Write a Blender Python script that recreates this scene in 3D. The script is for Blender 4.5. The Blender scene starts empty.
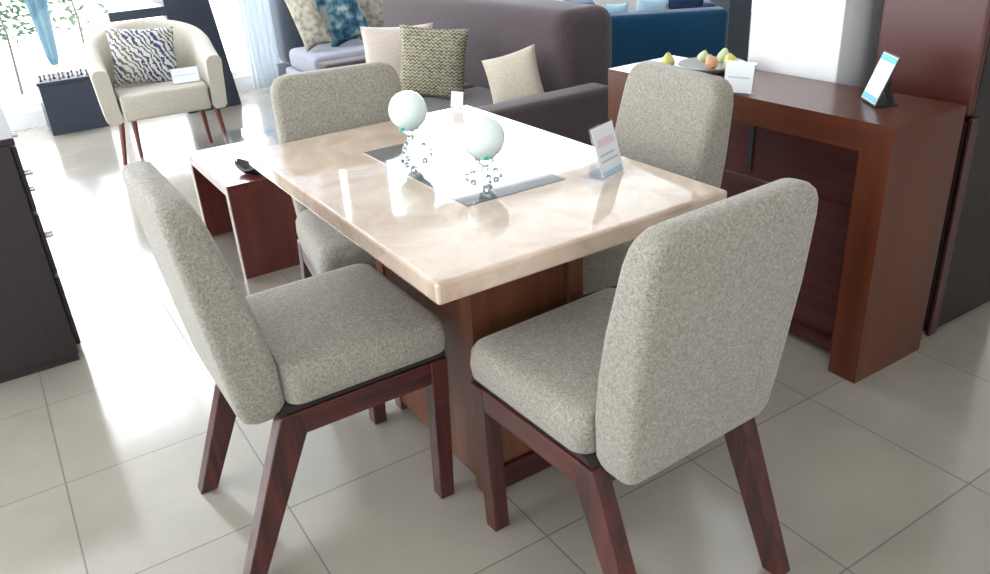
import bpy, bmesh, math, random
from mathutils import Vector, Matrix, noise
random.seed(7)
C = bpy.context.scene
COL = C.collection
PI = math.pi
def rad(a): return math.radians(a)

# ---------------------------------------------------------------- camera
FPX, YAW, PITCH, ROLL, CZ = 805.69, 0.5397, 0.4562, -0.0683, 1.4153
cam = bpy.data.cameras.new('camera'); camo = bpy.data.objects.new('camera', cam); COL.objects.link(camo)
fw = Vector((math.cos(PITCH)*math.sin(YAW), math.cos(PITCH)*math.cos(YAW), -math.sin(PITCH)))
r0 = Vector((math.cos(YAW), -math.sin(YAW), 0)); u0 = r0.cross(fw)
rt = math.cos(ROLL)*r0 + math.sin(ROLL)*u0; up = -math.sin(ROLL)*r0 + math.cos(ROLL)*u0
M = Matrix((rt, up, -fw)).transposed().to_4x4(); M.translation = Vector((0, 0, CZ))
camo.matrix_world = M
cam.sensor_width = 36; cam.lens = 36*FPX/990; cam.clip_start = .02; cam.clip_end = 200
C.camera = camo

# ---------------------------------------------------------------- world, light, exposure
w = bpy.data.worlds.new('sky'); C.world = w; w.use_nodes = True
bg = w.node_tree.nodes['Background']; bg.inputs[0].default_value = (.95, .968, 1, 1); bg.inputs[1].default_value = 9.0
C.view_settings.view_transform = 'Standard'; C.view_settings.look = 'None'
C.view_settings.gamma = 1; C.view_settings.use_curve_mapping = False
C.view_settings.exposure = -0.06
def portal(loc, rot, sx, sy):
    l = bpy.data.lights.new('window_portal', 'AREA'); l.shape = 'RECTANGLE'; l.size = sx; l.size_y = sy
    l.cycles.is_portal = True
    o = bpy.data.objects.new('window_portal', l); o.location = loc; o.rotation_euler = rot; COL.objects.link(o)
def ceiling_fill_light(x, y, e):
    l = bpy.data.lights.new('ceiling_fill_light', 'AREA'); l.shape = 'RECTANGLE'; l.size = 1.1; l.size_y = .55
    l.energy = e; l.color = (1, .95, .88)
    o = bpy.data.objects.new('ceiling_fill_light', l); o.location = (x, y, 3.13); COL.objects.link(o)

# ---------------------------------------------------------------- materials
def mat(name, base=(.5, .5, .5), rough=.5, metal=0, coat=0, spec=.5):
    m = bpy.data.materials.new(name); m.use_nodes = True
    b = m.node_tree.nodes['Principled BSDF']
    b.inputs['Base Color'].default_value = (*base, 1); b.inputs['Roughness'].default_value = rough
    b.inputs['Metallic'].default_value = metal; b.inputs['Coat Weight'].default_value = coat
    b.inputs['Coat Roughness'].default_value = .05
    b.inputs['Specular IOR Level'].default_value = spec
    return m, m.node_tree, b
def N(nt, t, **kw):
    n = nt.nodes.new(t)
    for k, v in kw.items():
        if k in n.inputs: n.inputs[k].default_value = v
        else: setattr(n, k, v)
    return n
def coords(nt, scale=(1, 1, 1), rot=(0, 0, 0), loc=(0, 0, 0)):
    tc = nt.nodes.new('ShaderNodeTexCoord'); mp = nt.nodes.new('ShaderNodeMapping')
    mp.inputs['Scale'].default_value = scale; mp.inputs['Rotation'].default_value = rot; mp.inputs['Location'].default_value = loc
    nt.links.new(tc.outputs['Object'], mp.inputs['Vector']); return mp.outputs[0]
def ramp(nt, fac, stops):
    r = nt.nodes.new('ShaderNodeValToRGB'); e = r.color_ramp.elements
    while len(e) < len(stops): e.new(.5)
    for i, (p, c) in enumerate(stops): e[i].position = p; e[i].color = (*c, 1)
    nt.links.new(fac, r.inputs[0]); return r.outputs[0]
def bump(nt, b, h, strength, dist=.002):
    n = nt.nodes.new('ShaderNodeBump'); n.inputs['Strength'].default_value = strength; n.inputs['Distance'].default_value = dist
    nt.links.new(h, n.inputs['Height']); nt.links.new(n.outputs[0], b.inputs['Normal'])
def plain(name, base, rough=.6, **k): return mat(name, base, rough, **k)[0]

def tweed(name, c0, c1, c2, scale=170):
    m, nt, b = mat(name, c1, .95, spec=.2)
    v = coords(nt, (scale, scale, scale*1.0))
    n1 = N(nt, 'ShaderNodeTexNoise', Scale=1.0, Detail=3.0, Roughness=.75); nt.links.new(v, n1.inputs['Vector'])
    v2 = coords(nt, (60, 60, 60)); n2 = N(nt, 'ShaderNodeTexNoise', Scale=2.4, Detail=4.0, Roughness=.8); nt.links.new(v2, n2.inputs['Vector'])
    mx = N(nt, 'ShaderNodeMath', operation='ADD'); nt.links.new(n1.outputs[0], mx.inputs[0]); nt.links.new(n2.outputs[0], mx.inputs[1])
    hf = N(nt, 'ShaderNodeMath', operation='MULTIPLY'); nt.links.new(mx.outputs[0], hf.inputs[0]); hf.inputs[1].default_value = .5
    col = ramp(nt, hf.outputs[0], [(.36, c0), (.5, c1), (.64, c2)])
    nt.links.new(col, b.inputs['Base Color']); bump(nt, b, hf.outputs[0], .5, .003)
    b.inputs['Sheen Weight'].default_value = .25
    return m
def wood(name, c0, c1, axis='Z', rough=.35, scale=1, coat=.2):
    m, nt, b = mat(name, c1, rough, coat=coat)
    s = {'X': (2, 38, 38), 'Y': (38, 2, 38), 'Z': (38, 38, 2)}[axis]
    v = coords(nt, tuple(q*scale for q in s))
    n1 = N(nt, 'ShaderNodeTexNoise', Scale=1.0, Detail=5.0, Roughness=.6, Distortion=.6); nt.links.new(v, n1.inputs['Vector'])
    col = ramp(nt, n1.outputs[0], [(.32, c0), (.5, tuple((a+c)/2 for a, c in zip(c0, c1))), (.68, c1)])
    nt.links.new(col, b.inputs['Base Color']); bump(nt, b, n1.outputs[0], .15, .001)
    return m

MAT = {}
MAT['fabric'] = tweed('grey_tweed', (.145, .13, .103), (.295, .268, .222), (.46, .43, .375), 360)
CW0, CW1 = (.015, .004, .004), (.10, .021, .016)
for ax in 'XYZ': MAT['chairwood'+ax] = wood('red_brown_wood_'+ax, CW0, CW1, ax)
MAT['frametop'] = plain('dark_underlay', (.02, .014, .013), .7)
for ax in 'XYZ': MAT['console'+ax] = wood('console_wood_'+ax, (.070, .016, .006), (.108, .026, .010), ax, .3, .6, .1)
MAT['redwood'] = wood('dark_red_wood', (.035, .007, .006), (.065, .013, .010), 'Y', .3, .6)
for ax in 'XYZ': MAT['ped'+ax] = wood('pedestal_wood_'+ax, (.09, .026, .011), (.17, .06, .027), ax, .4, .5)
for ax in 'XYZ': MAT['bench'+ax] = wood('bench_wood_'+ax, (.085, .016, .014), (.14, .030, .024), ax, .25, .6, .5)
MAT['edge'] = plain('pale_wood_edge', (.42, .27, .22), .3)
for ax in 'XYZ': MAT['dark'+ax] = wood('espresso_wood_'+ax, (.007, .003, .003), (.018, .008, .007), ax, .5, .7, 0)
MAT['hutchred'] = plain('oxblood_panel', (.070, .014, .009), .42)
MAT['black'] = plain('black_plastic', (.012, .013, .014), .4)
MAT['navybox'] = plain('charcoal_navy_lacquer', (.025, .035, .055), .45)
MAT['metal'] = plain('brushed_metal', (.55, .55, .56), .25, metal=1)
MAT['white'] = plain('white_paint', (.80, .80, .80), .6)
MAT['card'] = plain('white_card', (.82, .84, .86), .5)
MAT['cardblue'] = plain('blue_print', (.12, .48, .72), .5)
MAT['cardpink'] = plain('pale_red_print', (.80, .60, .62), .5)
MAT['cardgrey'] = plain('grey_print', (.50, .56, .62), .5)
MAT['mauve'] = tweed('mauve_sofa_cloth', (.045, .034, .037), (.070, .052, .056), (.095, .072, .077), 120)
MAT['lavender'] = tweed('lavender_sofa_cloth', (.27, .28, .34), (.34, .35, .42), (.42, .43, .50), 120)
MAT['slate'] = tweed('slate_sofa_cloth', (.045, .055, .075), (.065, .08, .105), (.09, .105, .13), 120)
MAT['blue'] = tweed('blue_sofa_cloth', (.006, .040, .095), (.009, .062, .14), (.015, .085, .185), 120)
MAT['navy'] = plain('navy_cloth', (.012, .03, .09), .9)
MAT['ltblue'] = plain('pale_blue_cloth', (.45, .66, .78), .9)
MAT['cream'] = tweed('cream_cloth', (.40, .37, .31), (.50, .465, .39), (.60, .56, .48), 120)
MAT['beige'] = tweed('beige_cloth', (.42, .37, .29), (.52, .46, .37), (.62, .56, .45), 120)
MAT['pink'] = tweed('pale_pink_beige_cloth', (.50, .42, .36), (.58, .50, .44), (.66, .58, .52), 120)
MAT['armleg'] = plain('walnut_leg', (.17, .05, .035), .35)
MAT['pear'] = plain('pear_skin', (.55, .50, .14), .4)
MAT['pearred'] = plain('blushed_pear_skin', (.62, .30, .16), .4)
MAT['apple'] = plain('pale_green_skin', (.50, .58, .30), .35)
MAT['stem'] = plain('brown_stem', (.10, .06, .03), .7)
MAT['pewter'] = plain('grey_ceramic', (.42, .43, .45), .35)
MAT['green'] = plain('green_foliage', (.04, .085, .035), .8)
MAT['bark'] = plain('bark', (.08, .07, .06), .9)
MAT['pblue'] = plain('blue_canvas', (.04, .10, .14), .8)
MAT['pave'] = plain('pale_paving', (.78, .78, .76), .8)
MAT['green_bead'] = plain('green_clip', (.04, .55, .36), .3)
MAT['pot'] = plain('dark_green_glaze', (.015, .05, .05), .3)
MAT['peach'] = plain('peach_wood', (.50, .30, .20), .5)

def m_marble():
    m, nt, b = mat('beige_marble', (.6, .5, .4), .045, coat=1.0, spec=.6)
    v = coords(nt, (2.2, 2.2, 2.2)); n = N(nt, 'ShaderNodeTexNoise', Scale=2.0, Detail=7.0, Roughness=.62, Distortion=1.4); nt.links.new(v, n.inputs['Vector'])
    col = ramp(nt, n.outputs[0], [(.28, (.44, .31, .23)), (.45, (.62, .47, .36)), (.58, (.70, .555, .44)), (.75, (.80, .68, .57))])
    nt.links.new(col, b.inputs['Base Color'])
    return m
MAT['marble'] = m_marble()
def m_floor():
    m, nt, b = mat('polished_floor_tile', (.6, .58, .52), .15, spec=.8, coat=.5)
    b.inputs['Coat Roughness'].default_value = .12
    T = .4825
    v = coords(nt, (1, 1, 1), loc=(-.8389+T*20, -1.2353+T*20, 0))
    br = N(nt, 'ShaderNodeTexBrick', offset=0.0, squash=1.0)
    for k, val in {'Scale': 1.0, 'Mortar Size': .0022, 'Mortar Smooth': .1, 'Brick Width': T, 'Row Height': T, 'Bias': 0.0}.items(): br.inputs[k].default_value = val
    br.inputs['Color1'].default_value = (.325, .295, .245, 1); br.inputs['Color2'].default_value = (.345, .315, .265, 1); br.inputs['Mortar'].default_value = (.12, .105, .09, 1)
    nt.links.new(v, br.inputs['Vector'])
    v2 = coords(nt, (1, 1, 1)); n = N(nt, 'ShaderNodeTexNoise', Scale=3.0, Detail=5.0, Roughness=.6); nt.links.new(v2, n.inputs['Vector'])
    r = ramp(nt, n.outputs[0], [(.3, (.9, .9, .9)), (.7, (1.05, 1.05, 1.05))])
    mx = N(nt, 'ShaderNodeMix', data_type='RGBA', blend_type='MULTIPLY'); mx.inputs['Factor'].default_value = 1
    nt.links.new(br.outputs['Color'], mx.inputs[6]); nt.links.new(r, mx.inputs[7]); nt.links.new(mx.outputs[2], b.inputs['Base Color'])
    rr = N(nt, 'ShaderNodeMapRange'); rr.inputs[3].default_value = .15; rr.inputs[4].default_value = .6; nt.links.new(br.outputs['Fac'], rr.inputs[0]); nt.links.new(rr.outputs[0], b.inputs['Roughness'])
    return m
MAT['floor'] = m_floor()
def m_leaf():
    m, nt, b = mat('leaf_print_cloth', (.6, .6, .55), .9, spec=.2)
    v = coords(nt, (1, 1, 1), rot=(0, rad(35), 0))
    wv = N(nt, 'ShaderNodeTexWave', wave_type='BANDS', bands_direction='X'); wv.inputs['Scale'].default_value = 11; wv.inputs['Distortion'].default_value = 13; wv.inputs['Detail'].default_value = 4; wv.inputs['Detail Scale'].default_value = .9; wv.inputs['Detail Roughness'].default_value = .7
    nt.links.new(v, wv.inputs['Vector'])
    n = N(nt, 'ShaderNodeTexNoise', Scale=4.0, Detail=2.0); nt.links.new(v, n.inputs['Vector'])
    dark = ramp(nt, n.outputs[0], [(.45, (.14, .14, .14)), (.55, (.04, .06, .14))])
    mx = N(nt, 'ShaderNodeMix', data_type='RGBA'); f = ramp(nt, wv.outputs['Fac'], [(.35, (1, 1, 1)), (.5, (0, 0, 0))])
    nt.links.new(f, mx.inputs['Factor']); mx.inputs[6].default_value = (.62, .60, .54, 1); nt.links.new(dark, mx.inputs[7])
    nt.links.new(mx.outputs[2], b.inputs['Base Color']); return m
MAT['leaf'] = m_leaf()
def m_weave():
    m, nt, b = mat('olive_zigzag_weave', (.4, .38, .3), .95, spec=.2)
    v = coords(nt, (1, 1, 1))
    sx = nt.nodes.new('ShaderNodeSeparateXYZ'); nt.links.new(v, sx.inputs[0])
    pp = N(nt, 'ShaderNodeMath', operation='PINGPONG'); nt.links.new(sx.outputs[0], pp.inputs[0]); pp.inputs[1].default_value = .012
    ad = N(nt, 'ShaderNodeMath', operation='ADD'); nt.links.new(sx.outputs[2], ad.inputs[0]); nt.links.new(pp.outputs[0], ad.inputs[1])
    p2 = N(nt, 'ShaderNodeMath', operation='PINGPONG'); nt.links.new(ad.outputs[0], p2.inputs[0]); p2.inputs[1].default_value = .009
    ml = N(nt, 'ShaderNodeMath', operation='MULTIPLY'); nt.links.new(p2.outputs[0], ml.inputs[0]); ml.inputs[1].default_value = 75
    n = N(nt, 'ShaderNodeTexNoise', Scale=60.0, Detail=2.0); nt.links.new(v, n.inputs['Vector'])
    a2 = N(nt, 'ShaderNodeMath', operation='ADD'); nt.links.new(ml.outputs[0], a2.inputs[0]); nt.links.new(n.outputs[0], a2.inputs[1])
    col = ramp(nt, a2.outputs[0], [(.45, (.07, .06, .045)), (.75, (.20, .18, .12)), (1.0, (.42, .39, .29))])
    nt.links.new(col, b.inputs['Base Color']); return m
MAT['weave'] = m_weave()
def m_mottle(name, a, c, d, s=14):
    m, nt, b = mat(name, a, .9, spec=.2)
    v = coords(nt, (1, 1, 1)); n = N(nt, 'ShaderNodeTexNoise', Scale=float(s), Detail=3.0); nt.links.new(v, n.inputs['Vector'])
    nt.links.new(ramp(nt, n.outputs[0], [(.38, a), (.5, c), (.64, d)]), b.inputs['Base Color']); return m
MAT['tealprint'] = m_mottle('teal_floral_cloth', (.02, .06, .10), (.07, .18, .24), (.38, .42, .40))
MAT['tanprint'] = m_mottle('tan_stripe_cloth', (.25, .23, .20), (.42, .38, .31), (.52, .48, .38), 20)
def m_glass(name, col=(1, 1, 1), alpha=.12, rough=.02):
    m = bpy.data.materials.new(name); m.use_nodes = True; nt = m.node_tree; nt.nodes.clear()
    o = nt.nodes.new('ShaderNodeOutputMaterial'); t = nt.nodes.new('ShaderNodeBsdfTransparent'); g = nt.nodes.new('ShaderNodeBsdfGlossy'); x = nt.nodes.new('ShaderNodeMixShader')
    t.inputs[0].default_value = (*col, 1); g.inputs['Roughness'].default_value = rough
    x.inputs[0].default_value = alpha
    nt.links.new(t.outputs[0], x.inputs[1]); nt.links.new(g.outputs[0], x.inputs[2]); nt.links.new(x.outputs[0], o.inputs[0]); return m
MAT['pane'] = m_glass('window_glass', (.97, .99, 1), .06)
MAT['acrylic'] = m_glass('clear_acrylic', (.93, .96, 1), .16)
def m_crystal():
    m, nt, b = mat('clear_crystal', (.9, .95, .97), .03)
    b.inputs['Transmission Weight'].default_value = 1; b.inputs['IOR'].default_value = 1.5; return m
MAT['crystal'] = m_crystal()
def m_globe():
    m, nt, b = mat('pale_mint_glass', (.80, .90, .86), .12, coat=.5)
    b.inputs['Subsurface Weight'].default_value = .35; b.inputs['Subsurface Radius'].default_value = (.06, .07, .065); b.inputs['Subsurface Scale'].default_value = .5
    return m
MAT['globe'] = m_globe()
MAT['inlay'] = plain('smoked_glass_inlay', (.10, .11, .12), .04, coat=1.0)
def m_curtain():
    m, nt, b = mat('sheer_white_curtain', (.80, .84, .88), .9); b.inputs['Transmission Weight'].default_value = 0
    t = N(nt, 'ShaderNodeBsdfTranslucent'); t.inputs[0].default_value = (.88, .91, .94, 1)
    x = nt.nodes.new('ShaderNodeMixShader'); x.inputs[0].default_value = .3; o = nt.nodes['Material Output']
    nt.links.new(b.outputs[0], x.inputs[1]); nt.links.new(t.outputs[0], x.inputs[2]); nt.links.new(x.outputs[0], o.inputs[0]); return m
MAT['curtain'] = m_curtain()

# ---------------------------------------------------------------- mesh helpers
def obj(name, bm, m, parent=None, smooth=False, angle=40):
    me = bpy.data.meshes.new(name)
    bmesh.ops.recalc_face_normals(bm, faces=bm.faces[:])
    bm.to_mesh(me); bm.free()
    if smooth:
        for p in me.polygons: p.use_smooth = True
        try: me.set_sharp_from_angle(angle=rad(angle))
        except Exception: pass
    for q in (m if isinstance(m, (list, tuple)) else [m]): me.materials.append(MAT[q])
    o = bpy.data.objects.new(name, me); COL.objects.link(o)
    if parent: o.parent = parent
    return o
def thing(name, label, cat, loc=(0, 0, 0), rotz=0, group=None):
    o = bpy.data.objects.new(name, None); COL.objects.link(o); o.empty_display_size = .1
    o.location = loc; o.rotation_euler = (0, 0, rotz); return tag(o, label, cat, group)
def tag(o, label, cat, group=None):
    o['label'] = label; o['category'] = cat
    if group: o['group'] = group
    return o
def struct(name, bm, m, **k):
    o = obj(name, bm, m, **k); o['kind'] = 'structure'; return o
def dup(root, loc, rotz, label):
    def cp(o, par):
        c = o.copy(); COL.objects.link(c); c.parent = par
        for ch in list(o.children): cp(ch, c)
        return c
    r = cp(root, None); r.location = loc; r.rotation_euler = (0, 0, rotz); r['label'] = label; return r
def B(): return bmesh.new()
def box(bm, lo, hi, bev=0, seg=2, rot=None, piv=None, mi=0):
    t = bmesh.new()
    bmesh.ops.create_cube(t, size=1)
    c = [(a+b)/2 for a, b in zip(lo, hi)]; s = [abs(b-a) for a, b in zip(lo, hi)]
    for v in t.verts: v.co = Vector([c[i]+v.co[i]*s[i] for i in range(3)])
    if bev: bmesh.ops.bevel(t, geom=t.edges[:], offset=min(bev, min(s)*.49), segments=seg, affect='EDGES', profile=.5)
    if rot is not None: bmesh.ops.rotate(t, verts=t.verts[:], cent=piv or c, matrix=rot)
    for f in t.faces: f.material_index = mi
    merge(bm, t)
def merge(bm, t):
    me = bpy.data.meshes.new('tmp'); t.to_mesh(me); t.free(); bm.from_mesh(me); bpy.data.meshes.remove(me)
def prism(bm, pts, axis, a, b, bev=0, seg=2):
    """polygon pts in the plane normal to axis, extruded from a to b"""
    t = bmesh.new()
    def P(p, h): return {'x': (h, p[0], p[1]), 'y': (p[0], h, p[1]), 'z': (p[0], p[1], h)}[axis]
    lo = [t.verts.new(P(p, a)) for p in pts]; hi = [t.verts.new(P(p, b)) for p in pts]
    t.faces.new(lo); t.faces.new(hi[::-1]); n = len(pts)
    for i in range(n): t.faces.new((lo[i], lo[(i+1) % n], hi[(i+1) % n], hi[i]))
    bmesh.ops.recalc_face_normals(t, faces=t.faces[:])
    if bev: bmesh.ops.bevel(t, geom=t.edges[:], offset=bev, segments=seg, affect='EDGES', profile=.5)
    merge(bm, t)
def rrect(x0, x1, y0, y1, r, n=6):
    r = min(r, (x1-x0)/2*.999, (y1-y0)/2*.999); out = []
    for cx, cy, a0 in ((x1-r, y1-r, 0), (x0+r, y1-r, 90), (x0+r, y0+r, 180), (x1-r, y0+r, 270)):
        for i in range(n+1):
            a = rad(a0+90*i/n); out.append((cx+r*math.cos(a), cy+r*math.sin(a)))
    return out
def loft(bm, rings, cap=True):
    vs = [[bm.verts.new(p) for p in r] for r in rings]; n = len(vs[0])
    for a, b in zip(vs, vs[1:]):
        for i in range(n): bm.faces.new((a[i], a[(i+1) % n], b[(i+1) % n], b[i]))
    if cap: bm.faces.new(vs[0][::-1]); bm.faces.new(vs[-1])
def lathe(bm, prof, c=(0, 0, 0), n=28):
    rings = [[(c[0]+max(r, 1e-4)*math.cos(2*PI*i/n), c[1]+max(r, 1e-4)*math.sin(2*PI*i/n), c[2]+z) for i in range(n)] for r, z in prof]
    loft(bm, rings)
def tube(bm, pts, r, n=8, r2=None):
    pts = [Vector(p) for p in pts]; rings = []
    for i, p in enumerate(pts):
        d = (pts[min(i+1, len(pts)-1)]-pts[max(i-1, 0)]).normalized()
        a = d.orthogonal().normalized() if i == 0 else (a - d*a.dot(d)).normalized()
        b_ = d.cross(a); rr = r if r2 is None else r+(r2-r)*i/(len(pts)-1)
        rings.append([tuple(p+rr*(a*math.cos(2*PI*k/n)+b_*math.sin(2*PI*k/n))) for k in range(n)])
    loft(bm, rings)
def ball(bm, c, r, sz=1, n=16):
    t = bmesh.new(); bmesh.ops.create_uvsphere(t, u_segments=n*2, v_segments=n, radius=r)
    for v in t.verts: v.co = Vector((c[0]+v.co.x, c[1]+v.co.y, c[2]+v.co.z*sz))
    merge(bm, t)
def cushion_bm(wd, ht, th, n=18, pinch=.10, seed=0):
    """square throw pillow standing in the x-z plane, base at z=0, thickness along y"""
    bm = bmesh.new(); V = {}
    for s in (1, -1):
        for i in range(n+1):
            for j in range(n+1):
                u = i/n*2-1; v = j/n*2-1
                if s == -1 and (abs(u) == 1 or abs(v) == 1): V[s, i, j] = V[1, i, j]; continue
                e = (max(0, 1-u*u)*max(0, 1-v*v))**.42
                k = 1-pinch*(1-abs(v)**2)*abs(u)**3; k2 = 1-pinch*(1-abs(u)**2)*abs(v)**3
                nz = noise.noise(Vector((u*1.7+seed, v*1.7, s*3)))*.12
                V[s, i, j] = bm.verts.new((u*wd/2*k, s*th/2*e*(1+nz), ht/2+v*ht/2*k2))
    for s in (1, -1):
        for i in range(n):
            for j in range(n):
                q = [V[s, i, j], V[s, i+1, j], V[s, i+1, j+1], V[s, i, j+1]]
                bm.faces.new(q if s == -1 else q[::-1])
    return bm
def cushion(label, loc, rot, m, wd=.42, ht=.42, th=.15, group=None, name='throw_pillow', pinch=.08, seed=0, cat='pillow'):
    o = obj(name, cushion_bm(wd, ht, th, pinch=pinch, seed=seed), m, smooth=True, angle=80)
    o.location = loc; o.rotation_euler = rot; return tag(o, label, cat, group or ('throw pillows on the sofas' if m != 'leaf' else None))

# ================================================================ THE SHELL
X0, X1, Y0, Y1, ZC = -2.8, 7.6, -3.0, 7.1, 3.2
bm = B(); box(bm, (X0-.1, Y0-.1, -.1), (X1+.1, Y1+.1, 0)); struct('floor', bm, 'floor')
bm = B(); box(bm, (X0-.1, Y0-.1, ZC), (X1+.1, Y1+.1, ZC+.1)); struct('ceiling', bm, 'white')
def wall_openings(name, axis, pos, a0, a1, opens, th=.12):
    bm = B()
    def bx(s, e, z0, z1):
        if e-s < 1e-4 or z1-z0 < 1e-4: return
        if axis == 'y': box(bm, (s, pos, z0), (e, pos+th, z1))
        else: box(bm, (pos, s, z0), (pos+th, e, z1))
    c = a0
    for (s, e, z0, z1) in opens:
        bx(c, s, 0, ZC); bx(s, e, 0, z0); bx(s, e, z1, ZC); c = e
    bx(c, a1, 0, ZC)
    return struct(name, bm, 'white')
BACK = [(-2.4, 2.42, .12, 3.0), (2.58, 2.74, .12, 3.0), (3.08, 7.3, .85, 3.06)]
LEFT = [(1.2, 6.7, .5, 2.9)]
FRONT_FILL = [(-2.4, -.4, .0, 2.4)]  # unseen opening behind the camera, added so near faces get light
wall_openings('wall_back', 'y', Y1, X0, X1, BACK)
wall_openings('wall_left', 'x', X0-.12, Y0, Y1, LEFT)
wall_openings('wall_front', 'y', Y0-.12, X0, X1, FRONT_FILL)
bm = B(); box(bm, (X1, Y0, 0), (X1+.12, Y1, ZC)); struct('wall_right', bm, 'white')
def window(k, axis, pos, s, e, z0, z1, mull, flip):
    root = bpy.data.objects.new('window_%d' % k, None); COL.objects.link(root); root['kind'] = 'structure'
    f = .05; bm = B()
    def bx(a, b, c, d, t0=.03, t1=.09):
        if axis == 'y': box(bm, (a, pos+t0, c), (b, pos+t1, d), .004)
        else: box(bm, (pos+t0, a, c), (pos+t1, b, d), .004)
    bx(s, e, z0, z0+f); bx(s, e, z1-f, z1); bx(s, s+f, z0+f, z1-f); bx(e-f, e, z0+f, z1-f)
    for q in mull: bx(q-.04, q+.04, z0+f, z1-f)
    obj('window_frame', bm, 'white', root)
    bm = B(); bx(s+f, e-f, z0+f, z1-f, .055, .061); obj('pane', bm, 'pane', root)
    L, H = e-s, z1-z0; c = (s+e)/2
    if axis == 'y': portal((c, pos+.06, (z0+z1)/2), (rad(-90) if flip else rad(90), 0, 0), L, H)
    else: portal((pos+.06, c, (z0+z1)/2), (rad(90), 0, rad(-90)), L, H)
window(1, 'y', Y1, *BACK[0], [-.9, .86], True)
window(2, 'y', Y1, *BACK[2], [], True)
window(5, 'y', Y1, *BACK[1], [], True)
window(3, 'x', X0-.12, *LEFT[0], [3.0, 4.9], False)
window(4, 'y', Y0-.12, *FRONT_FILL[0], [-1.4], False)  # added window out of view, lets fill light in from the front
# unseen ceiling lamps, added as weak ambient fill
for x, y, e, wh in ((.2, -.6, 10, 'behind the camera'), (2.2, .3, 3, 'over the floor in front of the long console'), (1.0, 2.6, 3, 'above the dining table'), (3.6, 2.4, 2, 'above the floor vase'), (4.8, -1, 2, 'farthest right from the console')):
    ceiling_fill_light(x, y, e)
    t = thing('ceiling_fill_lamp', 'added flat white ceiling fill lamp '+wh, 'ceiling lamp', (x, y, 3.14), 0, 'added ceiling fill lamps')
    bm = B(); box(bm, (-.6, -.32, 0), (.6, .32, .06), .01); obj('fill_lamp_body', bm, 'white', t)

# outside: paving, shrubs, a folded parasol
bm = B(); box(bm, (-9, Y1+.2, -.25), (14, 22, -.15)); o = struct('trim_1', bm, 'pave')
def shrub(x, y, h, sp, label):
    t = thing('leafy_tree', label, 'tree', (x, y, -.15), 0, None)
    bm = B(); tube(bm, [(0, 0, 0), (.03, 0, h*.4), (0, .02, h*.62)], .016, r2=.008); obj('trunk', bm, 'bark', t, smooth=True)
    bm = B(); rnd = random.Random(int(x*100))
    for i in range(420):
        a = rnd.uniform(0, 2*PI); rr = sp*math.sqrt(rnd.random()); z = h*.35+rnd.random()*h*.6
        c = Vector((rr*math.cos(a), rr*math.sin(a), z)); s = rnd.uniform(.03, .06)
        d = Vector((rnd.uniform(-1, 1), rnd.uniform(-1, 1), rnd.uniform(-.6, .6))).normalized(); e = d.orthogonal().normalized()
        vs = [bm.verts.new(c+d*s), bm.verts.new(c+e*s*.4), bm.verts.new(c-d*s), bm.verts.new(c-e*s*.4)]; bm.faces.new(vs)
    obj('foliage', bm, 'green', t)
shrub(.30, 9.6, 1.5, .32, 'small green tree outside the window, left of the folded blue parasol')
shrub(.95, 9.4, 1.7, .34, 'green leafy tree outside the window, right of the folded blue parasol')
t = thing('folded_parasol', 'folded blue parasol standing outside behind the window', 'parasol', (.60, 8.6, -.15))
bm = B(); lathe(bm, [(.03, .38), (.045, .45), (.075, .9), (.115, 1.12), (.09, 1.22), (.03, 1.3)], n=16)
for v in bm.verts:
    a = math.atan2(v.co.y, v.co.x); k = 1+.14*math.cos(a*8); v.co.x *= k; v.co.y *= k
obj('canopy', bm, 'pblue', t, smooth=True)
bm = B(); tube(bm, [(0, 0, .03), (0, 0, 1.36)], .02); obj('pole', bm, 'peach', t, smooth=True)
bm = B(); lathe(bm, [(.22, 0), (.22, .04), (.05, .07), (.04, .12)]); obj('base', bm, 'pave', t, smooth=True)

# ================================================================ DINING TABLE
TX0, TX1, TY0, TY1, ZT, TH = .606, 1.383, 1.2254, 2.4136, .76, .048
t = thing('dining_table', 'rectangular dining table with polished beige marble top and wooden pedestal', 'dining table', (.995, 1.82, 0))
def rel(o, p): o.matrix_parent_inverse = Matrix.Translation(-Vector(p.location))
bm = B(); box(bm, (TX0, TY0, ZT-TH), (TX1, TY1, ZT), .007, 2)
o = obj('tabletop', bm, 'marble', t); rel(o, t)
bm = B()
IX0, IX1, IY0, IY1 = .865, 1.15, 1.545, 2.13
box(bm, (IX0, IY0, ZT-.001), (IX1, IY1, ZT+.0015)); o2 = obj('glass_inlay', bm, 'inlay', t); rel(o2, t)
PX0, PX1, PY0, PY1 = .795, 1.125, 1.445, 1.98
bm = B(); pw = .045
bm.free()
for x in (PX0, PX1-pw):
    for y in (PY0, PY1-pw):
        bm = B(); box(bm, (x, y, 0), (x+pw, y+pw, ZT-TH), .002); rel(obj('pedestal_post', bm, 'pedZ', t), t)
bm = B(); box(bm, (PX0+.006, PY0+.03, .03), (PX1-.006, PY1-.03, ZT-TH-.002)); box(bm, (PX0+.03, PY0+.012, .03), (PX1-.03, PY1-.012, ZT-TH-.002))
rel(obj('pedestal_panel', bm, 'pedZ', t), t)
bm = B(); box(bm, (PX0+.02, PY0-.004, 0), (PX1-.02, PY1+.004, .07), .003); rel(obj('pedestal_plinth', bm, 'redwood', t), t)

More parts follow.
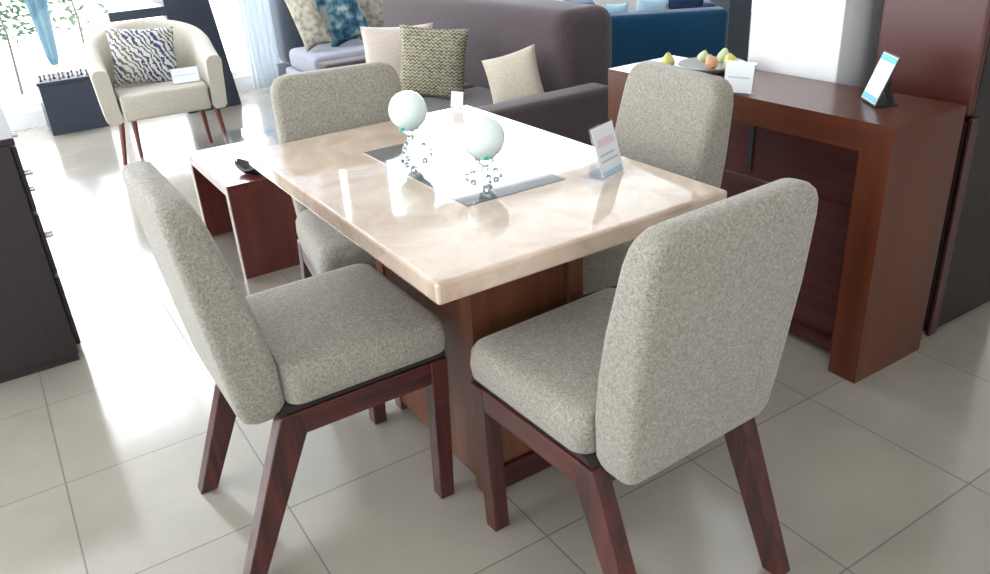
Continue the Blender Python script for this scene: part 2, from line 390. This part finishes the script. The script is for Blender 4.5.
# ================================================================ DINING CHAIRS
def make_chair(loc, rz, label):
    t = thing('dining_chair', label, 'dining chair', loc, rz, 'grey upholstered dining chairs around the table')
    # backrest: lofted upholstered slab (v across, u forward)
    rows = [(.388, -.135, -.165, .175), (.393, -.118, -.185, .190), (.405, -.106, -.199, .200), (.43, -.100, -.208, .208), (.52, -.104, -.220, .214), (.62, -.120, -.232, .219),
            (.72, -.142, -.245, .222), (.80, -.162, -.254, .220), (.86, -.178, -.260, .219), (.890, -.187, -.263, .214), (.908, -.194, -.263, .205),
            (.920, -.201, -.259, .192), (.927, -.211, -.252, .174)]
    bm = B(); loft(bm, [[(x, y, z) for x, y in rrect(-hw+.006, hw-.006, ur, uf, .024)] for z, uf, ur, hw in rows])
    obj('backrest', bm, 'fabric', t, smooth=True, angle=70)
    bm = B()
    S = [(.428, .005), (.432, 0), (.46, -.003), (.495, 0), (.51, .008), (.518, .020), (.522, .04)]
    rings = []
    for z, ins in S: rings.append([(x, y, z) for x, y in rrect(-.228+ins, .228-ins, -.10+ins*.1, .298-ins, .035)])
    loft(bm, rings)
    for v in bm.verts:
        if v.co.z > .5: v.co.z += .004*(1-(v.co.x/.23)**2)
    obj('seat', bm, 'fabric', t, smooth=True, angle=70)
    bm = B(); prism(bm, [(-.12, .414), (.29, .414), (.29, .4275), (-.10, .4275)], 'x', -.218, .218); obj('seat_base', bm, 'frametop', t)
    for s in (-1, 1):
        a, b = (.183, .226) if s > 0 else (-.226, -.183)
        bm = B(); prism(bm, [(.232, 0), (.272, 0), (.291, .412), (.245, .412)], 'x', a, b, .003); obj('leg', bm, 'chairwoodZ', t)
        bm = B(); prism(bm, [(-.286, 0), (-.240, 0), (-.075, .356), (-.085, .412), (-.128, .412)], 'x', a, b, .003); obj('leg', bm, 'chairwoodZ', t)
        bm = B(); prism(bm, [(-.083, .352), (.243, .352), (.249, .412), (-.092, .412)], 'x', a+.002, b-.002, .002); obj('side_rail', bm, 'chairwoodY', t)
    bm = B(); box(bm, (-.183, .225, .357), (.183, .247, .412), .002); obj('front_rail', bm, 'chairwoodX', t)
    bm = B(); box(bm, (-.183, -.118, .352), (.183, -.092, .388), .002); obj('back_rail', bm, 'chairwoodX', t)
    return t
ch = make_chair((.463, 1.730, 0), rad(-90), 'grey tweed dining chair at left of table, seen from the side')
dup(ch, (.980, 1.097, 0), rad(2.5), 'grey tweed dining chair nearest the camera on the right, its back turned to us')
dup(ch, (.935, 2.325, 0), rad(171), 'grey tweed dining chair at far end of table, in front of the sofas')
dup(ch, (1.450, 1.725, 0), rad(83), 'grey tweed dining chair on right side of table, beside the long wooden console')

# ================================================================ CONSOLE
CX0, CX1, CY0, CY1, CH = 1.972, 2.300, 1.202, 2.365, .795
t = thing('console_table', 'long reddish brown wooden console with thick end panels', 'console table')
bm = B(); prism(bm, [(CY0+.0003, CH), (CY0+.0943, CH-.083), (CY1-.0943, CH-.083), (CY1-.0003, CH)], 'x', CX0, CX1); obj('tabletop', bm, 'consoleY', t)
for a, d in ((CY0, 1), (CY1, -1)):
    bm = B(); prism(bm, [(a, CH-.0005), (a, 0), (a+d*.094, 0), (a+d*.094, CH-.0835)], 'x', CX0, CX1); obj('end_panel', bm, 'consoleZ', t)
bm = B(); box(bm, (CX0+.09, CY0+.095, .02), (CX0+.115, CY1-.095, CH-.084)); obj('back_panel', bm, 'redwood', t)
bm = B(); box(bm, (CX0+.075, CY0+.096, .47), (CX0+.09, CY1-.096, .51), .002); box(bm, (CX0+.07, CY0+.096, .02), (CX0+.09, CY1-.096, .06), .002); obj('rail', bm, 'redwood', t)
bm = B(); box(bm, (CX0+.083, 1.735, .53), (CX0+.0895, 1.752, .68)); box(bm, (CX0+.083, 1.735, .30), (CX0+.0895, 1.752, .46)); obj('slot_handle', bm, 'black', t)

# ================================================================ PILLAR, HUTCH
bm = B(); box(bm, (2.345, 1.66, 0), (2.66, 2.03, ZC-.002), .004); struct('trim_2', bm, 'white')
t = thing('tall_cabinet', 'tall dark wooden cabinet with glossy oxblood upper panel behind the console', 'cabinet', (2.41, 1.24, 0))
bm = B(); box(bm, (.012, 0, 0), (.42, .33, 1.9), .006); obj('body', bm, 'darkZ', t)
bm = B(); box(bm, (-.02, -.004, .735), (.011, .325, 1.085), .014, 4); obj('door', bm, 'hutchred', t, smooth=True)
bm = B(); box(bm, (-.02, -.004, 1.10), (.011, .325, 1.6), .012, 3); obj('door', bm, 'hutchred', t, smooth=True)
bm = B(); box(bm, (-.006, .006, .04), (.011, .325, .72), .004); obj('door', bm, 'darkZ', t)
bm = B(); box(bm, (-.01, -.012, 0), (.03, 0, .73), .003); obj('corner_post', bm, 'redwood', t)

# ================================================================ DRESSER (left edge)
t = thing('dresser', 'dark espresso wooden dresser with small metal knobs at left edge', 'dresser', (-.228, 3.6, 0))
bm = B(); box(bm, (-.25, -.67, .03), (.24, .67, .79), .003); obj('body', bm, 'darkZ', t)
bm = B(); box(bm, (-.26, -.675, .79), (.257, .675, .812), .003); obj('top', bm, 'darkY', t)
bm = B(); box(bm, (-.24, -.66, 0), (.235, .66, .03)); obj('plinth', bm, 'darkY', t)
for y0 in (-.64, .01):
    for z0, z1 in ((.56, .775), (.33, .545), (.05, .315)):
        bm = B(); box(bm, (.241, y0, z0), (.257, y0+.63, z1), .003); d = obj('drawer', bm, 'darkY', t)
        if z0 < .3: continue
        zz = (z0+z1)/2-.02; yy = y0+.15
        for dy in (0, .035):
            bm = B(); tube(bm, [(.257, yy+dy, zz), (.268, yy+dy, zz), (.271, yy+dy, zz), (.283, yy+dy, zz)], .006, n=10); obj('knob', bm, 'metal', d, smooth=True)

# ================================================================ BENCH
t = thing('side_bench', 'low red brown wooden bench with pale edges between the chairs', 'bench', (.905, 3.54, 0))
bx0, bx1, by0, by1, bh = -.205, .205, -.325, .325, .413
bm = B(); box(bm, (bx0+.004, by0, bh-.045), (bx1-.004, by1, bh), .002); obj('bench_top', bm, 'benchY', t)
for a, b in ((by0, by0+.04), (by1-.04, by1)):
    bm = B(); box(bm, (bx0+.004, a, 0), (bx1-.004, b, bh-.0455), .002); obj('end_panel', bm, 'benchZ', t)
bm = B(); box(bm, (bx0, by0, bh-.045), (bx0+.0035, by1, bh)); box(bm, (bx0, by0, 0), (bx0+.0035, by0+.04, bh-.045)); box(bm, (bx0, by1-.04, 0), (bx0+.0035, by1, bh-.045))
obj('edge_band', bm, 'edge', t)
bm = B(); rg = []
for i in range(9):
    s = i/8; u = s*2-1; wd = .045*math.sqrt(max(.02, 1-u*u)); z = .005+.03*u*u
    rg.append([(u*.085, -wd, z+.02), (u*.085, -wd*.6, z), (u*.085, wd*.6, z), (u*.085, wd, z+.02), (u*.085, wd*.85, z+.02), (u*.085, 0, z+.006), (u*.085, -wd*.85, z+.02)])
loft(bm, rg)
o = obj('leaf_dish', bm, 'black', smooth=True); o.location = (.845, 3.335, bh-.004); o.rotation_euler = (0, 0, rad(-65)); tag(o, 'small dark leaf-shaped dish on the low bench', 'dish')

# ================================================================ TABLE DECORATIONS
def globe_stand(x, y, zc, rot, label):
    t = thing('globe_ornament', label, 'ornament', (x, y, ZT+.0016), rot, 'mint glass globe ornaments on the table inlay')
    h = zc-ZT; R_ = .054
    bm = B(); ball(bm, (0, 0, h), R_, n=16); obj('globe', bm, 'globe', t, smooth=True)
    bm = B(); lathe(bm, [(.016, h-R_-.014), (.024, h-R_-.006), (.027, h-R_+.008), (.022, h-R_+.008)], n=20); obj('cup', bm, 'crystal', t, smooth=True)
    bm = B(); ball(bm, (-.030, -.012, h-R_+.012), .008, n=8); obj('green_clip', bm, 'green_bead', t, smooth=True)
    bm = B(); ball(bm, (0, 0, h-R_-.024), .011, n=10); obj('crystal_ball', bm, 'crystal', t, smooth=True)
    for k in range(3):
        a = rad(90+120*k); c, s = math.cos(a), math.sin(a); hb = h-R_-.03
        bm = B(); tube(bm, [(c*.004, s*.004, hb), (c*.020, s*.020, hb-.002), (c*.034, s*.034, hb*.55), (c*.052, s*.052, .006)], .0022, n=8)
        ball(bm, (c*.052, s*.052, .006), .0058, n=6); lg = obj('leg', bm, 'crystal', t, smooth=True)
        bm = B(); ball(bm, (c*.034, s*.034, hb*.55), .0085, n=8); obj('bead', bm, 'crystal', lg, smooth=True)
globe_stand(.965, 2.015, .884, 0, 'mint glass globe on a beaded stand, at the left end of the inlay')
globe_stand(1.005, 1.685, .866, rad(40), 'mint glass globe on a beaded stand, nearer the camera over the inlay')
def price_holder(loc, rz, wd, ht, tilt, label, style, rot3=None, group=None):
    t = thing('sign_holder', label, 'sign holder', loc, rz, group)
    tilt_m = Matrix.Rotation(-tilt, 3, 'X')
    bm = B(); box(bm, (-wd/2, 0, .002), (wd/2, .003, ht), rot=tilt_m, piv=(0, 0, 0)); p = obj('acrylic_panel', bm, 'acrylic' if style != 'frame' else 'black', t)
    bm = B(); box(bm, (-wd/2+.004, -.0022, .006), (wd/2-.004, -.0005, ht-.004), rot=tilt_m, piv=(0, 0, 0)); c = obj('card', bm, 'card', t)
    def stripe(x0, x1, z0, z1, m):
        bm = B(); box(bm, (x0, -.0030, z0), (x1, -.0023, z1), rot=tilt_m, piv=(0, 0, 0)); obj('print', bm, m, c)
    a, b = -wd/2+.006, wd/2-.006
    if style == 'frame': stripe(a, b, ht*.84, ht-.006, 'cardblue'); stripe(a, b, .008, ht*.17, 'cardblue')
    elif style == 'price': stripe(a+.01, b-.01, ht*.60, ht*.74, 'cardpink'); stripe(a+.01, b-.02, ht*.42, ht*.46, 'cardgrey'); stripe(a+.01, b-.01, ht*.3, ht*.34, 'cardgrey'); stripe(a+.004, b-.004, ht*.05, ht*.14, 'ltblue')
    else: stripe(a+.01, b-.01, ht*.5, ht*.54, 'cardgrey')
    bm = B(); f = ht*.45
    bp = tilt_m @ Vector((0, 0, ht*.7))
    prism(bm, [(.003, .0), (f, 0), (f, .003), (.003, .003)], 'x', -wd/2, wd/2)
    prism(bm, [(f-.003, 0), (f, 0), (bp.y+.006, bp.z), (bp.y+.003, bp.z)], 'x', -wd/4, wd/4)
    obj('foot', bm, 'acrylic' if style != 'frame' else 'black', t)
    return t
price_holder((1.255, 1.485, ZT+.001), rad(20), .108, .132, rad(16), 'clear acrylic holder with printed price card at right end of marble table', 'price')
price_holder((1.32, 2.375, ZT+.001), rad(-70), .06, .062, rad(12), 'small white card standing on far edge of marble table', 'plain')
price_holder((1.975, 1.745, CH+.001), rad(-70), .10, .10, rad(10), 'white card at the console front edge, behind the right dining chair', 'plain')
price_holder((2.146, 1.406, CH+.001), rad(-125), .110, .145, rad(20), 'tilted holder with blue banded white card and black support on console', 'frame')

# fruit
t = thing('fruit_plate', 'shallow grey plate of fruit on the console', 'plate', (2.178, 2.05, CH+.001))
bm = B(); lathe(bm, [(.05, 0), (.055, .004), (.09, .012), (.115, .026), (.115, .029), (.088, .017), (.05, .009)], n=36); obj('dish', bm, 'pewter', t, smooth=True)
def fruit(x, y, z, m, label, lean=0, s=1):
    bm = B(); lathe(bm, [(.004, -.030), (.02, -.028), (.032, -.012), (.033, .002), (.026, .018), (.015, .032), (.010, .040), (.003, .043)], n=18)
    t = thing('pear', label, 'fruit', (x, y, z), 0, 'fruit on the console'); t.scale = (s, s, s); t.rotation_euler = (lean, lean*.6, x*20)
    obj('pear_body', bm, m, t, smooth=True); bm = B(); tube(bm, [(0, 0, .041), (.003, 0, .055)], .0018, n=6); obj('stem', bm, 'stem', t)
fruit(2.12, 2.205, CH+.023, 'pear', 'yellow green fruit lying alone left of the plate', 0, .75)
fruit(2.225, 2.135, CH+.030, 'apple', 'pale green fruit at left on the plate', .3, .62)
fruit(2.175, 2.045, CH+.031, 'pearred', 'orange blushed fruit in the middle of the plate', -.5, .7)
fruit(2.262, 2.07, CH+.036, 'apple', 'pale green fruit at the back of the plate', .25, .7)
fruit(2.205, 1.985, CH+.035, 'pear', 'yellow fruit on the right of the plate', -.2, .75)

# ================================================================ SOFAS
t = thing('sofa', 'large mauve brown sofa with high back behind the dining table', 'sofa', (2.28, 4.3, 0))
def rb(name, lo, hi, m, bev, par=t): 
    bm = B(); box(bm, lo, hi, bev, 4); return obj(name, bm, m, par, smooth=True, angle=60)
rb('base', (-.48, -.98, .05), (.2, .61, .26), 'mauve', .03)
rb('seat_cushion', (-.50, -.975, .262), (.18, -.19, .40), 'mauve', .05)
rb('seat_cushion', (-.50, -.18, .262), (.18, .61, .40), 'mauve', .05)
rb('armrest', (-.50, -1.16, .04), (.39, -.985, .50), 'mauve', .035)
rb('armrest', (-.46, .62, .04), (.185, .80, .50), 'mauve', .035)
rb('backrest', (.19, -.98, .04), (.56, 1.16, .86), 'mauve', .09)
for x in (-.40, .30):
    for y in (-1.08, .72):
        bm = B(); box(bm, (x-.03, y-.03, 0), (x+.03, y+.03, .045)); obj('foot', bm, 'black', t)

t = thing('sofa', 'lavender grey sofa by the white curtain, facing the camera', 'sofa', (3.25, 6.20, 0))
rb('base', (-1.2, -.45, .05), (1.2, .25, .26), 'lavender', .03, t)
rb('seat_cushion', (-1.2, -.47, .262), (-.01, .12, .42), 'lavender', .05, t)
rb('seat_cushion', (.01, -.47, .262), (1.2, .12, .42), 'lavender', .05, t)
rb('backrest', (-1.2, .13, .262), (1.2, .42, .86), 'slate', .08, t)
rb('armrest', (-1.2, .44, .05), (1.2, .46, .26), 'lavender', .008, t)

def sofa_blue():
    t = thing('sofa', 'blue sofa seen from behind, beyond the console', 'sofa', (3.75, 4.15, 0), rad(-34))
    rb('backrest', (-.42, -.09, .06), (.54, .09, .645), 'blue', .035, t)
    rb('armrest', (-.47, .095, .06), (-.28, .85, .71), 'blue', .05, t)
    rb('armrest', (.36, .095, .06), (.52, .85, .66), 'blue', .05, t)
    rb('base', (-.25, .095, .06), (.35, .83, .28), 'blue', .03, t)
    rb('seat_cushion', (-.25, .095, .282), (.35, .84, .43), 'blue', .04, t)
    for x in (-.36, .46):
        for y in (0, .78):
            bm = B(); box(bm, (x-.02, y-.02, 0), (x+.02, y+.02, .06)); obj('foot', bm, 'black', t)
sofa_blue()

# pillows on the sofas
cushion('plain beige pillow leaning near the front end of the mauve sofa', (2.295, 3.45, .40), (rad(-14), rad(-16), rad(-50)), 'beige', .30, .29, .13, seed=1)
cushion('olive zigzag woven pillow standing on the mauve sofa', (2.045, 3.96, .403), (rad(-10), rad(6), rad(-40)), 'weave', .38, .39, .15, seed=2)
cushion('pale pinkish beige pillow behind the zigzag pillow', (2.05, 4.33, .403), (rad(-8), rad(1), rad(-30)), 'pink', .42, .365, .15, seed=3)
cushion('tan patterned pillow leaning on the slate back at the left end of the lavender sofa', (2.19, 5.96, .45), (rad(-12), rad(-20), rad(-35)), 'tanprint', .22, .46, .13, seed=4)
cushion('teal floral pillow on the lavender sofa, right of the tan one', (2.47, 5.99, .45), (rad(-14), rad(-18), rad(-20)), 'tealprint', .34, .42, .13, seed=5)
cushion('light patterned pillow behind the teal floral pillow', (2.78, 6.12, .45), (rad(-10), rad(-16), rad(-20)), 'tanprint', .40, .42, .12, seed=6)
cushion('teal and cream floral pillow at the far end above the zigzag pillow', (3.35, 6.0, .44), (rad(-14), rad(-4), rad(-20)), 'tealprint', .46, .40, .14, seed=7)
cushion('pale blue pillow peeking over the back of the blue sofa at left', (3.72, 4.38, .43), (rad(8), 0, rad(-34)), 'ltblue', .16, .27, .10, seed=8)
cushion('pale blue pillow peeking over the middle of the blue sofa back', (3.90, 4.27, .43), (rad(8), rad(8), rad(-34)), 'ltblue', .22, .29, .10, seed=9)
cushion('navy pillow peeking over the right of the blue sofa back', (4.10, 4.12, .43), (rad(8), 0, rad(-34)), 'navy', .24, .29, .10, seed=10)

# ================================================================ ARMCHAIR
def armchair():
    t = thing('tub_armchair', 'cream tub armchair on slender wooden legs by the window', 'armchair', (.925, 5.37, 0), rad(-4))
    n = 40; R = .315; D = .34
    def path(s, off):   # horseshoe plan from front-left round the back to front-right
        L = D; tot = 2*L+PI*R; q = s*tot
        if q < L: return (-(R+off), q)
        if q > tot-L: return ((R+off), tot-q)
        a = (q-L)/R; return (-(R+off)*math.cos(a), L+(R+off)*math.sin(a))
    rings = []
    for i in range(n+1):
        s = i/n; f = math.sin(PI*s); e = min(1, min(s, 1-s)*14)
        h = .60+.19*(max(0, f)**1.5)
        sh = 1
        lo = .27; ring = []
        th = .045
        pr = [(-th, lo+.02), (-th, h-.03), (-th*.6, h-.006), (0, h), (th*.6, h-.006), (th, h-.03), (th, lo+.02), (th*.6, lo), (-th*.6, lo)]
        for o_, z in pr:
            x, y = path(s, o_); flare = (z-lo)/.5*.03
            k = 1+flare/R; ring.append((x*k, y if y < D else D+(y-D)*(1+flare/R), z))
        rings.append(ring)
    bm = B(); loft(bm, rings); obj('shell', bm, 'cream', t, smooth=True, angle=60)
    bm = B(); pts = [(-.262, -.01), (.262, -.01), (.262, D)] + [(.262*math.cos(a), D+.262*math.sin(a)) for a in [PI*k/14 for k in range(1, 14)]] + [(-.262, D)]
    prism(bm, pts, 'z', .275, .435, .018, 3); obj('seat', bm, 'cream', t, smooth=True, angle=50)
    for x, y, dx, dy in ((-.285, .03, -.045, -.05), (.295, .05, .03, .02), (-.20, .20, -.01, .0), (.225, .22, .02, .03)):
        bm = B(); tube(bm, [(x, y, .272), (x+dx, y+dy, 0)], .019, n=12, r2=.012); obj('leg', bm, 'armleg', t, smooth=True)
armchair()
cushion('white pillow with blue and grey leaf print on the armchair', (.895, 5.66, .43), (rad(-17), rad(6), rad(-4)), 'leaf', .41, .36, .12, seed=11)
price_holder((1.09, 5.46, .436), rad(-8), .17, .10, rad(8), 'white card standing on the armchair seat beside the leaf print pillow', 'plain')

# ================================================================ LEFT BACKGROUND
t = thing('side_cube', 'dark navy cube side table left of the armchair', 'side table', (.51, 6.86, 0))
bm = B(); box(bm, (-.19, -.18, 0), (.20, .18, .36), .004); obj('body', bm, 'navybox', t)
bm = B(); box(bm, (-.20, -.19, .361), (.21, .19, .383), .004); obj('top', bm, 'navybox', t)
for i in range(12):
    x = .35+.031*i; y = 6.74+(.05 if i % 2 else 0)
    bm = B(); k = .8+.4*random.random()
    lathe(bm, [(.011, 0), (.012, .005), (.006, .012), (.005, .028*k), (.009, .032*k), (.008, .040*k), (.002, .048*k)], n=10)
    o = obj('game_piece', bm, 'armleg' if i % 3 else 'black', smooth=True); o.location = (x, y, .3835)
    tag(o, 'small turned %s game piece, %s from left on the navy cube table' % ('red brown' if i % 3 else 'black', ['first', 'second', 'third', 'fourth', 'fifth', 'sixth', 'seventh', 'eighth', 'ninth', 'tenth', 'eleventh', 'twelfth'][i]), 'game piece', 'game pieces on the navy cube table')
t = thing('display_stand', 'dark slate display stand with broad panel and side bar behind the armchair', 'display stand', (1.45, 6.6, 0))
bm = B(); prism(bm, [(-.17, 0), (.25, 0), (.15, .90), (-.17, .90)], 'y', 0, .12, .004); obj('end_panel', bm, 'navybox', t)
bm = B(); box(bm, (-.56, 0, .735), (-.171, .07, .80), .003); obj('cross_bar', bm, 'navybox', t)
bm = B(); box(bm, (-.17, .121, .80), (.10, .42, .86), .003); obj('shelf', bm, 'navybox', t)
# curtain
bm = B(); K = 60; rg = []
for i in range(K+1):
    x = 1.93+.38*i/K; y = 6.98+.022*math.sin(i*.8)
    rg.append([(x, y, .02), (x, y+.004, .02), (x, y+.004, 2.95), (x, y, 2.95)])
loft(bm, rg); o = obj('curtain', bm, 'curtain', smooth=True); tag(o, 'sheer white curtain between window and lavender sofa', 'curtain')
bm = B(); tube(bm, [(1.3, 6.98, 2.975), (3.0, 6.98, 2.975)], .012); o = obj('curtain_rod', bm, 'metal', smooth=True); tag(o, 'thin metal rod above the white curtain', 'curtain rod')
# clear box on the floor
t = thing('acrylic_stool', 'low clear acrylic stool on the floor right of the armchair', 'stool', (1.36, 5.25, 0))
bm = B(); box(bm, (-.14, -.1, .10), (.14, .1, .112)); obj('top', bm, 'acrylic', t)
for s in (-1, 1):
    bm = B(); box(bm, (s*.14-.006, -.1, 0), (s*.14+.006, .1, .0995)); obj('side_panel', bm, 'acrylic', t)
# behind the blue sofa
bm = B(); box(bm, (5.0, 4.55, 0), (5.25, 4.85, ZC-.002)); struct('trim_3', bm, 'slate')
t = thing('floor_vase', 'tall dark green floor vase between the blue sofa and the white pillar', 'vase', (3.72, 3.05, 0))
bm = B(); lathe(bm, [(.05, 0), (.07, .01), (.09, .25), (.08, .45), (.045, .56), (.06, .62), (.05, .62)]); obj('vase_body', bm, 'pot', t, smooth=True)
